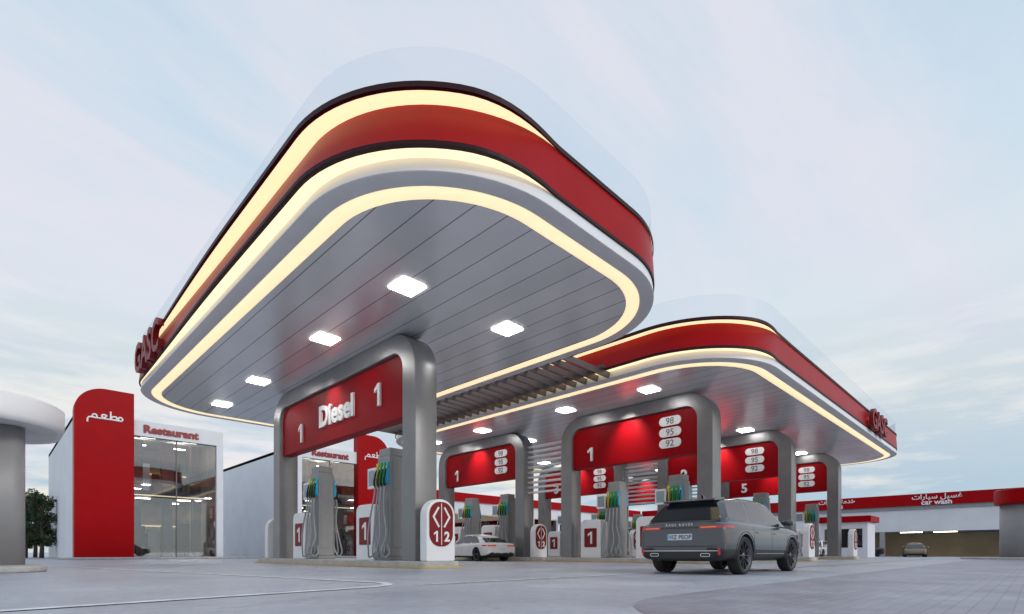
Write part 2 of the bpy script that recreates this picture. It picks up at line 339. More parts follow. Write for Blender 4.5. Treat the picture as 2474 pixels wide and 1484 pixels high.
# ---------------------------------------------------------------- canopies
def outline(x0,x1,y0,y1,r):
    P=[]
    def line(a,b,nx,ny,n):
        for i in range(1,n): t=i/n; P.append((a[0]+(b[0]-a[0])*t,a[1]+(b[1]-a[1])*t,nx,ny))
    def corner(cx,cy,a):
        for i in range(25):
            t=math.radians(a+90*i/24); P.append((cx+r*math.cos(t),cy+r*math.sin(t),math.cos(t),math.sin(t)))
    corner(x0+r,y0+r,180); line((x0+r,y0),(x1-r,y0),0,-1,14)
    corner(x1-r,y0+r,270); line((x1,y0+r),(x1,y1-r),1,0,14)
    corner(x1-r,y1-r,0); line((x1-r,y1),(x0+r,y1),0,1,14)
    corner(x0+r,y1-r,90); line((x0,y1-r),(x0,y0+r),-1,0,20)
    return P
def canopy(x0,x1,y0,y1,lights,label,letters):
    r=3.3; O=outline(x0,x1,y0,y1,r); e=thing('petrol_station_canopy',((x0+x1)/2,(y0+y1)/2,7),label,'canopy','petrol station canopies')
    W=[(1-sstep(x0+1.5,x0+3.6,p[0]))*(1-.85*sstep(y0+7,y0+20,p[1])) for p in O]
    def ring(a,b,z): return [(p[0]+p[2]*(a+b*w),p[1]+p[3]*(a+b*w),z) for p,w in zip(O,W)]
    m=M(); R=ring(-.70,0,7.0); m.add(R,[list(range(len(R)))]); m.obj('ceiling',CEIL,e,recalc=False)
    m=M(); m.rings([ring(-.36,0,6.995),ring(-.70,0,6.995)]); m.rings([ring(-.36,0,6.995),ring(-.36,0,7.02)]); m.rings([ring(-.70,0,6.995),ring(-.70,0,7.02)]); m.obj('ceiling_light_strip',LEDC,e)
    m=M(); m.rings([ring(-.355,0,7.0),ring(-.02,0,7.0),ring(0,0,7.02)]); m.obj('soffit_rim',GREYR,e)
    m=M(); m.rings([ring(.001,0,7.02),ring(.0,0,7.04),ring(-.03,-.05,7.3)]); m.obj('white_fascia',WHITE,e)
    m=M(); m.rings([ring(-.04,-.06,7.302),ring(-.03,.20,7.302)]); m.obj('fascia_light_strip',LED,e)
    m=M(); m.rings([ring(-.03,.20,7.302),ring(-.03,.20,7.275),ring(.015,.25,7.275),ring(.018,.252,7.34)],0,False); m.obj('fascia_lip',DARK,e)
    m=M(); m.rings([ring(.018,.252,7.34),ring(.005,.17,7.6),ring(-.02,.05,7.95),ring(-.04,-.06,8.24)]); m.obj('red_fascia_band',RED,e)
    m=M(); m.rings([ring(-.05,-.07,8.242),ring(-.03,.24,8.242)]); m.obj('upper_light_strip',LED,e)
    m=M(); m.rings([ring(-.03,.24,8.242),ring(-.03,.24,8.215),ring(-.005,.29,8.215),ring(-.005,.29,8.31)],0,False)
    R=ring(-.005,.29,8.31); m.add(R,[list(range(len(R)))]); m.obj('roof_brim',DARK,e)
    m=M(); m.rings([ring(-.08,.05,8.31),ring(-.08,.05,9.18)]); m.obj('glass_parapet',PARA,e)
    m=M(); s=.325; m.box(-s,s,-s,s,-.03,0.0,0)
    proto=None
    for (lx,ly) in lights:
        if proto is None:
            proto=m.obj('ceiling_light',LAMP,e,local=True); o=proto
        else:
            o=proto.copy(); COL.objects.link(o); o.parent=e
        o.location=(lx-e.location.x,ly-e.location.y,-.005)
    if letters[0]=='x': lettering('sign_lettering',REDS,e,'GASC',1.5,(letters[1],letters[2],7.85),(0,-1,0),.09,0,.035,sx=1.05)
    else: lettering('sign_lettering',REDS,e,'GASC',1.5,(letters[1],letters[2],7.8),(1,0,0),.09,0,.035,sx=1.05)
    return e
L1=[(x,y) for x in (7.3,10.75) for y in (10.95,15.4,21.0,25.4)]
canopy(4.3,13.75,6.5,28.3,L1,'rounded canopy with red fascia and warm light strips over diesel pumps',('x',4.10,22.75))
L2=[(x,y) for x in (18.8,22.4,28.7,32.2,37.9,41.5) for y in (11,15.3,21.05,25.4)]
canopy(16.55,45.6,6.5,28.3,L2,'wide rounded canopy with red fascia sheltering six pump portals',('y',35.8,6.3))

m=M()
for i in range(27):
    y=11.4+i*.53
    m.box(13.6,16.75,y-.035,y+.035,7.03,7.26)
for x in (14.3,16.0): m.box(x-.05,x+.05,11.2,25.4,7.262,7.36)
tag(m.obj('louvre_pergola',GREYD),'dark grey slatted louvre pergola bridging the two canopies','pergola')

# ---------------------------------------------------------------- portals
GP='portal frames under the canopies'
def portal(x0,y0,y1,num,grades,label,x_d=.78):
    e=thing('pump_portal',(x0+x_d/2,(y0+y1)/2,.2),label,'portal frame',GP)
    H=6.985; wd=.66; ro=1.15; ri=.55; n=10
    out=[(y0,.2),(y0,H-ro)]+arc(y0+ro,H-ro,ro,180,90,n)+arc(y1-ro,H-ro,ro,90,0,n)+[(y1,H-ro),(y1,.2)]
    inn=[(y0+wd,.2),(y0+wd,H-.55-ri)]+arc(y0+wd+ri,H-.55-ri,ri,180,90,n)+arc(y1-wd-ri,H-.55-ri,ri,90,0,n)+[(y1-wd,H-.55-ri),(y1-wd,.2)]
    m=M(); xa,xb=x0,x0+x_d
    def r(P,x): return [(x,p[0],p[1]) for p in P]
    m.rings([r(inn,xa),r(out,xa)],0,False,False); m.rings([r(inn,xb),r(out,xb)],0,False,False)
    m.rings([r(out,xa),r(out,xb)],0,True,False); m.rings([r(inn,xa),r(inn,xb)],0,True,False)
    m.obj('frame',GREY,e,bevel=.03)
    za,zb=4.5,6.42
    m=M(); P=rrect(y0+wd+.01,y1-wd-.01,za,zb,[.04,.04,.5,.5] if grades else [.3,.05,.5,.5]); m.prism(P,'x',x0+.14,x0+.55)
    pn=m.obj('sign_panel',REDP,e,bevel=.015)
    px=x0+.14
    if not grades:
        lettering('lettering',TXT,pn,'Diesel',1.05,(px-.03,17.6,5.47),(0,-1,0),.04,0,.035)
        lettering('lettering',TXT,pn,'1',1.0,(px-.03,20.55,5.15),(0,-1,0),.04); lettering('lettering',TXT,pn,'1',1.0,(px-.03,14.75,5.45),(0,-1,0),.04)
    else:
        lettering('lettering',TXT,pn,num,.9,(px-.03,y1-1.75,5.12),(0,-1,0),.04,0,.025)
        for k,t in enumerate(('98','95','92')):
            z=6.0-.47*k; yc=y0+1.9
            m=M(); m.prism(rrect(yc-.5,yc+.5,z-.19,z+.19,.185),'x',px-.035,px-.002,0); m.text(t,.38,(px-.04,yc,z),(0,-1,0),.008,1,.006)
            m.obj('fuel_grade_badge',[TXT,TXTG],pn)
    ld=bpy.data.lights.new('downlight','SPOT'); ld.energy=380 if grades else 150; ld.spot_size=math.radians(80); ld.spot_blend=1; ld.shadow_soft_size=.12; ld.color=(1,.95,.88)
    lo=bpy.data.objects.new('downlight',ld); COL.objects.link(lo); lo.parent=e
    wp=Vector((x0-.75,(y0+y1)/2,6.9)); lo.location=wp-wl(e); lo.rotation_euler=(Vector((x0+.14,(y0+y1)/2,5.5))-wp).to_track_quat('-Z','Y').to_euler()
    return e
def island(x0,x1,y0,y1,label):
    e=thing('pump_island',((x0+x1)/2,(y0+y1)/2,0),label,'kerb island','pump islands')
    m=M(); m.prism(rrect(x0,x1,y0,y1,.15),'z',0.0,.2); m.obj('kerb',CONC,e,bevel=.03)
    m=M(); m.prism(rrect(x0-.1,x1+.1,y0-.1,y1+.1,.2),'z',0.0,.06); m.obj('yellow_edge',YEL,e,bevel=.01)
def totem(xc,y,label='rounded white and dark red bay number sign on island kerb'):
    e=thing('bay_number_sign',(xc,y,.2),label,'sign','bay number signs')
    hw=.5; H=1.75
    m=M(); m.prism(rrect(-hw,hw,0,H,[.06,.06,.47,.47],10),'y',-.16,.16,0); m.obj('casing',WHITE,e,local=True,bevel=.03)
    m=M(); m.prism(rrect(-.41,.41,.42,H-.08,.36,10),'y',-.175,-.16,0)
    m.box(-.012,.012,-.18,-.176,.46,H-.12,1)
    for sg in (-1,1):
        A=Vector((sg*.1,1.52)); B=Vector((sg*.28,1.25)); C=Vector((sg*.1,.98))
        for a,b in ((A,B),(B,C)):
            d=(b-a).normalized(); q=Vector((-d.y,d.x))*.028
            pts=[a+q,b+q+d*.02,b-q+d*.02,a-q]; m.prism([(p.x,p.y) for p in pts],'y',-.186+.001*sg,-.176,1)
    m.text('1',.42,(-.19,-.182,.70),(1,0,0),.006,1,.02); m.text('2',.38,(.19,-.182,.70),(1,0,0),.006,1,.014)
    m.obj('sign_face',[REDS,TXT],e,local=True)
    return e
portal(8.64,12.57,23.1,'1',False,'grey metal portal with red diesel panel on a kerb island')
island(8.4,9.65,11.75,24.4,'concrete kerb island with yellow edge under the diesel portal')
rows=[(20.2,9.0,16.75,'1'),(20.2,19.3,26.8,'1'),(29.6,9.0,16.75,'2'),(29.6,19.3,26.8,'3'),(38.8,9.0,16.75,'5'),(38.8,19.3,26.8,'3')]
for x,a,b,t in rows:
    portal(x,a,b,t,True,'grey metal portal, red panel showing number %s and fuel grades'%t)
    island(x-.25,x+1.0,a-1.0,b+.9,'concrete kerb island with yellow edge under a portal')
T0=totem(9.02,12.0)
for (x,y) in [(20.6,8.3),(20.6,18.6),(30.0,8.3),(30.0,18.6),(39.2,8.3),(39.2,18.6)]:
    copy_tree(T0,(x,y,.2))
copy_tree(T0,(9.02,23.6,.2),math.pi)

for i,x in enumerate((20.5,29.9,39.1)):
    m=M()
    for k in range(10):
        z=3.6+k*.27; m.box(x-.02,x+.22,16.76,19.29,z,z+.09)
    tag(m.obj('louvre_screen',WHITE),'white horizontal louvre screen between two portals','screen','louvre screens')

# ---------------------------------------------------------------- pumps
def pump():
    e=thing('fuel_pump',(9.03,14.4,.2),'tall grey fuel pump with coloured nozzles and hanging hoses','fuel pump','fuel pumps')
    m=M(); m.box(-.3,.3,-.35,.35,.12,3.25); m.box(-.27,.27,-.32,.32,3.252,3.5); m.box(-.33,.33,-.4,.4,0,.118,0)
    m.obj('pump_body',PUMPG,e,local=True,bevel=.02)
    m=M()
    for s in (-1,1):
        m.box(s*.3-.012 if s<0 else .3,s*.3 if s<0 else .312,-.28,.28,.3,1.9,0)
    m.box(-.2,.2,-.362,-.35,.4,1.9,0); m.box(-.2,.2,-.362,-.35,2.2,3.1,0)
    m.obj('service_door',PUMPG,e,local=True,bevel=.006)
    cols=[NB,NG,NG,NY]
    for s in (-1,1):
        for k in range(4):
            y=-.28+k*.19
            m=M(); xa=s*.31; f=.6
            m.prism([(xa,2.35),(xa+s*.08,2.42),(xa+s*.10,2.62),(xa+s*.06,2.86),(xa,2.9)],'y',y-.06,y+.06,0)
            m.box(min(xa,xa+s*.04),max(xa,xa+s*.04),y-.055,y+.055,2.91,3.05,0)
            m.tube([(xa+s*.08,y,2.82),(xa+s*.13,y,2.64),(xa+s*.14,y,2.45),(xa+s*.12,y,2.28)],[.022,.028,.026,.022],8,1)
            m.tube([(xa+s*.11,y,2.60),(xa+s*.18,y,2.53),(xa+s*.18,y,2.38),(xa+s*.13,y,2.30)],.011,6,1)
            m.tube([(xa+s*.08,y,2.82),(xa+s*.05,y,2.93),(xa+s*.02,y,2.95)],.018,8,2)
            m.obj('nozzle',[cols[k],BLACK,CHR],e,local=True)
            m=M(); pts=[]
            yb=y+.10*(k-1.5)
            ctrl=[(xa+s*.12,y,2.28),(xa+s*.15,y,2.0),(xa+s*(.12+.05*k),y+.02,1.4),(xa+s*(.16+.04*k),yb,.8),(xa+s*(.30-.02*k),yb+.05,.30),(xa+s*.20,yb+.06,.10),(xa+s*.05,yb,.22),(xa+s*.0,y,.5)]
            cv=[Vector(c) for c in ctrl]
            for i in range(len(cv)-1):
                p0=cv[max(i-1,0)];p1=cv[i];p2=cv[i+1];p3=cv[min(i+2,len(cv)-1)]
                for j in range(5):
                    t=j/5; pts.append(.5*((2*p1)+(-p0+p2)*t+(2*p0-5*p1+4*p2-p3)*t*t+(-p0+3*p1-3*p2+p3)*t**3))
            pts.append(cv[-1]); m.tube(pts,.028,7,0); m.obj('hose',HOSE,e,local=True)
    m=M(); m.box(-.33,-.25,.42,.92,2.30,2.95,0); m.box(-.335,-.331,.48,.86,2.38,2.87,1); m.box(-.30,-.26,.35,.42,2.55,2.65,0)
    m.obj('display_screen',[WHITE,SCR],e,local=True,bevel=.01)
    return e
def cabinet():
    e=thing('bay_cabinet',(9.03,15.55,.2),'white rounded service cabinet with red square number one','cabinet','service cabinets')
    m=M(); m.prism(rrect(-.58,.58,0,1.82,[.03,.03,.25,.25],6),'x',-.3,.3); m.obj('casing',WHITE,e,local=True,bevel=.02)
    m=M(); m.prism(rrect(-.36,.36,.5,1.4,.05,4),'x',-.312,-.3,0); m.text('1',.8,(-.316,0,.95),(0,-1,0),.006,1,.03)
    m.obj('number_plate',[REDS,TXT],e,local=True)
    return e
P0=pump(); C0=cabinet()
copy_tree(P0,(9.03,19.3,.2)); copy_tree(C0,(9.03,20.7,.2))
for x,a,b,t in rows:
    for dy in (1.65,4.7):
        copy_tree(P0,(x+.39,a+dy,.2)); copy_tree(C0,(x+.39,a+dy+1.3,.2))

# ---------------------------------------------------------------- restaurants
def restaurant(x0,x1,y,mirror,depth,label):
    rnd=random.Random(7)
    e=thing('restaurant_building',((x0+x1)/2,y+depth/2,0),label,'restaurant','restaurant buildings')
    H=9.4; pw=3.0
    px0,px1=(x0-.1,x0+pw) if not mirror else (x1-pw,x1+.1)
    gx0,gx1=(x0+pw,x1-.45) if not mirror else (x0+.45,x1-pw)
    m=M()
    m.box(x0,x0+.3,y+.05,y+depth,0,H-.01); m.box(x1-.3,x1,y+.05,y+depth,0,H-.01); m.box(x0+.31,x1-.31,y+depth-.3,y+depth,0,H-.01)
    m.box(x0+.001,x1-.001,y+.0,y+.4,8.35,H)
    m.box(x0,x1,y+.41,y+depth,H-.3,H+.005)
    if not mirror: m.box(x1-.45,x1+.003,y-.02,y+.42,0,8.348)
    else: m.box(x0-.003,x0+.45,y-.02,y+.42,0,8.348)
    m.obj('wall',WALLW,e,bevel=.02)
    m=M(); m.box(gx0,gx1,y+.15,y+.17,.12,8.34); m.obj('shop_window',GLASS,e)
    m=M(); c=(gx0+gx1)/2; m.box(c-.03,c+.03,y+.1,y+.2,.12,8.34); m.box(gx0,gx1,y+.1,y+.22,0,.118); m.box(gx0,gx1,y+.1,y+.2,8.31,8.345); m.obj('mullion',GREYD,e)
    m=M(); a,b=x0+.31,x1-.31
    m.box(a,b,y+.5,y+12,.0,.05,1); m.box(a,b,y+9,y+9.2,.05,8.9,1); m.box(a,b,y+2.5,y+8.99,4.5,4.95,3)
    m.box(a,a+.02,y+.5,y+8.99,.05,8.9,1); m.box(b-.02,b,y+.5,y+8.99,.05,8.9,1)
    for i in range(3):
        xx=gx0+.5+i*2.0; m.box(xx,xx+.8,y+4.5,y+5.0,4.96,8.9,2); m.box(xx+.1,xx+.7,y+4.5,y+5.0,.06,4.49,3)
    for i in range(10):
        xx=a+.2+rnd.random()*(b-a-1.4); yy=y+5.5+rnd.random()*3; m.box(xx,xx+.5+rnd.random()*.7,yy,yy+.3,.06,1.2+rnd.random()*2,rnd.choice([0,3,4]))
        xx=a+.2+rnd.random()*(b-a-1.4); m.box(xx,xx+.4+rnd.random()*.8,yy,yy+.25,4.96,6+rnd.random()*1.6,rnd.choice([0,3,4]))
    for i in range(5):
        xx=a+.4+i*1.5; m.box(xx,xx+.8,y+1.6,y+2.3,.78,.84,0); m.box(xx+.36,xx+.44,y+1.9,y+1.98,.06,.779,3); m.box(xx-.3,xx-.05,y+1.7,y+2.1,.42,.48,3); m.box(xx-.3,xx-.26,y+1.7,y+2.1,.06,1.0,3)
    m.obj('interior_fitout',[BROWN,TANI,BRICK,DKI,WALLW],e)
    m=M()
    for i in range(2):
        for j in range(2): 
            xx=gx0+.7+i*2.6; yy=y+1.5+j*3.5; m.box(xx,xx+.9,yy,yy+.35,8.6,8.64)
            m.box(xx,xx+.9,yy+2,yy+2.3,4.42,4.46)
    m.obj('interior_lamp',LAMPI,e)
    m=M(); m.box(a,b,y+2.44,y+2.49,4.55,4.62); m.box(a,b,y+8.9,y+8.98,2.6,2.68); m.box(a,b,y+8.9,y+8.98,6.9,6.98)
    m.obj('interior_light_line',LED,e)
    m=M(); r=[.01,.01,.01,1.6] if not mirror else [.01,.01,1.6,.01]
    m.prism(rrect(px0,px1,0,11.05,r,12),'y',y-.25,y+.6); pl=m.obj('sign_pylon',RED,e,bevel=.03)
    m=M(); arabic(m,(px0+px1)/2,y-.27,9.1,1.9); m.obj('lettering',TXT,pl)
    lettering('sign_lettering',TXTR,e,'Restaurant',.72,((gx0+gx1)/2+(-.3 if not mirror else .0),y-.04,8.87),(1,0,0),.03,0,.03,sx=1.05)
def arabic(m,xc,y,z,wd):
    s=wd/4.6
    th=.13
    def st(pts,closed=False):
        pts=[Vector(p) for p in pts]; out=[]
        n=len(pts)
        for i in range(n if closed else n-1):
            if closed: p0,p1,p2,p3=pts[(i-1)%n],pts[i],pts[(i+1)%n],pts[(i+2)%n]
            else: p0,p1,p2,p3=pts[max(i-1,0)],pts[i],pts[i+1],pts[min(i+2,n-1)]
            for j in range(5):
                t=j/5; out.append(.5*((2*p1)+(-p0+p2)*t+(2*p0-5*p1+4*p2-p3)*t*t+(-p0+3*p1-3*p2+p3)*t**3))
        out.append(pts[0] if closed else pts[-1])
        m.tube([(xc+(p.x-2.3)*s,y,z+p.y*s) for p in out],th*s,6,0)
    st([(4.45,0),(4.5,.35),(4.2,.55),(3.95,.3),(4.1,0)],True)
    st([(4.2,0),(3.9,0),(3.5,0),(3.0,0)])
    st([(3.0,0),(3.2,.45),(3.7,.5),(3.75,.1),(3.4,0)])
    st([(3.0,0),(3.0,.6),(3.0,1.25)])
    st([(3.0,0),(2.5,0),(2.0,0),(1.3,0)])
    st([(2.15,0),(1.85,.45),(2.2,.62),(2.5,.45),(2.0,0)])
    st([(1.3,0),(1.0,0),(.75,.02)])
    st([(1.25,.05),(1.2,.45),(.85,.5),(.7,.2),(.95,0)],True)
    st([(.75,.02),(.35,0),(.15,-.25),(.12,-.8)])
restaurant(3.9,12.4,42.9,False,21,'white restaurant building with red sign pylon and tall shop glass')
restaurant(17.9,26.3,42.9,True,21,'white restaurant building with red pylon beyond the diesel portal')

m=M(); m.box(3.0,27.0,41.8,42.6,0,.14); tag(m.obj('restaurant_kerb',CONC,bevel=.03),'long concrete kerb step before the restaurants','kerb')

# ---------------------------------------------------------------- service building (back) and car wash
e=thing('service_shop_building',(48,46,0),'long low shop building with red roof band and warm lit windows','shop building')
m=M(); X0,X1,Y=27.2,70.5,42.95
m.box(X0,X1,Y+.2,Y+10,6.3,6.6,0); m.box(X0,X1,Y-.0,Y+.19,4.6,5.85,0); m.box(X0,X1,Y+9.7,Y+10,0,6.29,0)
k=X0
while k<X1-1: m.box(k,k+.35,Y-.02,Y+.3,0,4.59,0); k+=4.8
m.obj('wall',WALLW,e)
m=M(); m.box(X0,X1,Y-.25,Y+.15,5.86,6.75); m.obj('red_roof_band',RED,e)
m=M(); m.box(X0,X1,Y+.35,Y+.4,0.3,4.5); m.obj('shop_window',GLASS,e)
m=M(); m.box(X0+.4,X1,Y+5,Y+5.2,0,5.5); m.box(X0+.4,X1,Y+.5,Y+5,-.01,.02); m.obj('interior_wall',CREAM,e)
m=M(); k=X0+1
while k<X1-3: m.box(k,k+2.4,Y+3,Y+3.4,.02,2.2+random.random()); k+=3.4
m.obj('shelving',BROWN,e)
m=M(); m.box(X0+1,X1-1,Y+2,Y+2.3,4.2,4.3); m.obj('interior_lamp',LAMPI,e)

e=thing('car_wash_building',(75,17,0),'low white car wash building with red band and open bays','car wash')
m=M(); x=71; ya,yb=-6,42.6
m.box(x+.15,x+.6,ya,yb,2.75,5.1,0)
m.box(x,x+10,ya,yb,6.45,6.6,1); m.box(x-.02,x+.5,ya,yb,5.11,5.5,1)
m.box(x+9.6,x+10,ya,yb,0,6.44,2)
for yy in (-5.5,2.0,12.0,21,30,40): m.box(x+.1,x+.6,yy,yy+.45,0,2.74,1)
m.box(x+.2,x+9.6,14.9,20,0,2.7,0)
m.box(x+.6,x+9.6,ya,yb,2.76,2.9,1)
m.obj('wall',[WALLW,ROOF,CREAM],e)
m=M(); m.box(x-.3,x+.14,ya,yb,5.51,6.75); bnd=m.obj('red_roof_band',RED,e)
X=x-.33
lettering('sign_lettering',TXT,bnd,'car wash',.72,(X,7.4,5.80),(0,-1,0),.02,0,.02); lettering('sign_lettering',TXT,bnd,'tires',.72,(X,16.6,5.80),(0,-1,0),.02,0,.02)
lettering('sign_lettering',TXT,bnd,'\ufe95\ufe8d\ufead\ufe8e\ufef4\ufeb3 \ufede\ufef4\ufeb4\ufecf',.72,(X,7.4,6.33),(0,-1,0),.02,0,.012)
lettering('sign_lettering',TXT,bnd,'\ufe95\ufe8d\ufead\ufe8e\ufec3\ufe87 \ufe94\ufee3\ufeaa\ufea7',.72,(X,16.6,6.33),(0,-1,0),.02,0,.012)
m=M(); 
for yy in (6,9,16): m.box(x+3,x+3.3,yy,yy+2,2.70,2.75)
m.obj('interior_lamp',LAMPI,e)

e=thing('round_kiosk',(47.3,.0,0),'round grey kiosk with red capping band on a kerb','kiosk')
m=M(); m.revolve([(0.01,0),(1.7,0),(1.7,3.4),(.01,3.4)],(47.3,0,0.14),'z',48); m.obj('wall',GREYC,e)
m=M(); m.revolve([(0.01,3.42),(1.95,3.42),(1.98,3.5),(1.98,4.3),(1.9,4.36),(.01,4.36)],(47.3,0,.14),'z',48,0,False); m.obj('red_cap',RED,e)
m=M(); m.revolve([(0.01,.14),(3.6,.14),(3.65,.1),(3.65,0)],(47.3,0,0),'z',48,0,False); m.obj('kerb',CONC,e)
e=thing('air_service_kiosk',(57,12.3,0),'small white kiosk with red roof edge','kiosk')
m=M(); m.box(55.5,58.5,10.6,14.4,0,3.2); m.obj('wall',WALLW,e,bevel=.03)
m=M(); m.box(55.2,58.8,10.3,14.7,3.201,3.75); m.obj('red_roof_edge',RED,e,bevel=.05)
m=M(); m.box(55.47,55.495,11,14,.9,2.6); m.obj('window',CARG,e)

# ---------------------------------------------------------------- entrance canopy at edge
e=thing('entrance_canopy',(-.4,19.2,0),'white rounded canopy on a grey column with concrete base','canopy')
def rrl(x0,x1,y0,y1,r,z,o=0): return [(a,b,z) for a,b in rrect(x0-o,x1+o,y0-o,y1+o,r+o,12)]
m=M(); B=(-4.5,1.40,16.8,20.8,1.6)
m.rings([rrl(*B,3.57,-.1),rrl(*B,3.55,0),rrl(*B,3.70,.05),rrl(*B,4.12,.05),rrl(*B,4.2,-.06)])
R=rrl(*B,4.2,-.06); m.add(R,[list(range(len(R)))]); m.obj('roof_slab',WHITE,e)
m=M(); R=rrl(*B,3.57,-.1); m.add(R,[list(range(len(R)))]); m.obj('soffit',GREYR,e,recalc=False)
m=M(); m.prism(rrect(-2.2,.66,17.7,19.2,.3),'z',.14,3.56,0,True); m.obj('column',GREYC,e)
m=M(); m.prism(rrect(-4,1.0,15.6,20.0,1.2,10),'z',0,.14); m.obj('kerb_base',CONC,e,bevel=.04)

# ---------------------------------------------------------------- trees
LEAF=mat('leaves',(.045,.075,.03),.7,0,.5,2.0); BARK=mat('bark',(.08,.06,.045),.9,0,.3,6,bump=.5)
def tree(x,y,h,label):
    e=thing('tree',(x,y,0),label,'tree','trees beside the restaurant')
    m=M(); m.tube([(0,0,0),(.05,0,h*.3),(0,.1,h*.6),(.05,0,h*.85)],[.16,.12,.08,.03],8)
    cl=[]
    for i in range(26):
        a=random.random()*6.28; z=h*(.20+.76*random.random()); rr=h*.22*(1.1-abs(z/h-.5)*1.3)*random.uniform(.3,1)
        c=Vector((rr*math.cos(a),rr*math.sin(a),z)); cl.append((c,h*random.uniform(.05,.11)))
        m.tube([(0,0,z*.75),tuple(c*.6+Vector((0,0,z*.3))),tuple(c)],[.05,.03,.012],5)
    m.obj('trunk',BARK,e,local=True)
    m=M()
    for c,r in cl:
        for i in range(160):
            d=Vector((random.gauss(0,1),random.gauss(0,1),random.gauss(0,.8))).normalized()*r*random.random()**.4; p=c+d
            s=random.uniform(.07,.14); u=Vector((random.gauss(0,1),random.gauss(0,1),random.gauss(0,1))).normalized(); v=u.orthogonal().normalized()
            m.add([p-u*s,p+v*s*.55,p+u*s,p-v*s*.55],[(0,1,2,3)])
    m.obj('crown',LEAF,e,local=True,recalc=False)
for x,y,h in ((3.0,56,4.9),(2.2,60,5.2),(3.0,64,6.0)): tree(x,y,h,'dark green leafy tree beside the white restaurant wall')

# ---------------------------------------------------------------- cars
def evalmesh(ob):
    dg=bpy.context.evaluated_depsgraph_get(); dg.update()
    return bpy.data.meshes.new_from_object(ob.evaluated_get(dg))
def split_islands(me,mi):
    polys=[p for p in me.polygons if p.material_index==mi]
    par={}
    def f(a):
        while par.setdefault(a,a)!=a: par[a]=par[par[a]]; a=par[a]
        return a
    for p in polys:
        v=list(p.vertices)
        for q in v[1:]: par[f(q)]=f(v[0])
    g={}
    for p in polys: g.setdefault(f(p.vertices[0]),[]).append(p)
    return list(g.values())
def submesh(me,polys,name,mats,parent,keep=False):
    idx={};V=[];F=[];mi=[]
    for p in polys:
        f=[]
        for v in p.vertices:
            if v not in idx: idx[v]=len(V); V.append(tuple(me.vertices[v].co))
            f.append(idx[v])
        F.append(f); mi.append(p.material_index if keep else 0)
    k=bpy.data.meshes.new(name); k.from_pydata(V,[],F)
    for x in mats: k.materials.append(x)
    for p,i in zip(k.polygons,mi): p.material_index=i; p.use_smooth=True
    o=bpy.data.objects.new(name,k); COL.objects.link(o); o.parent=parent
    return o
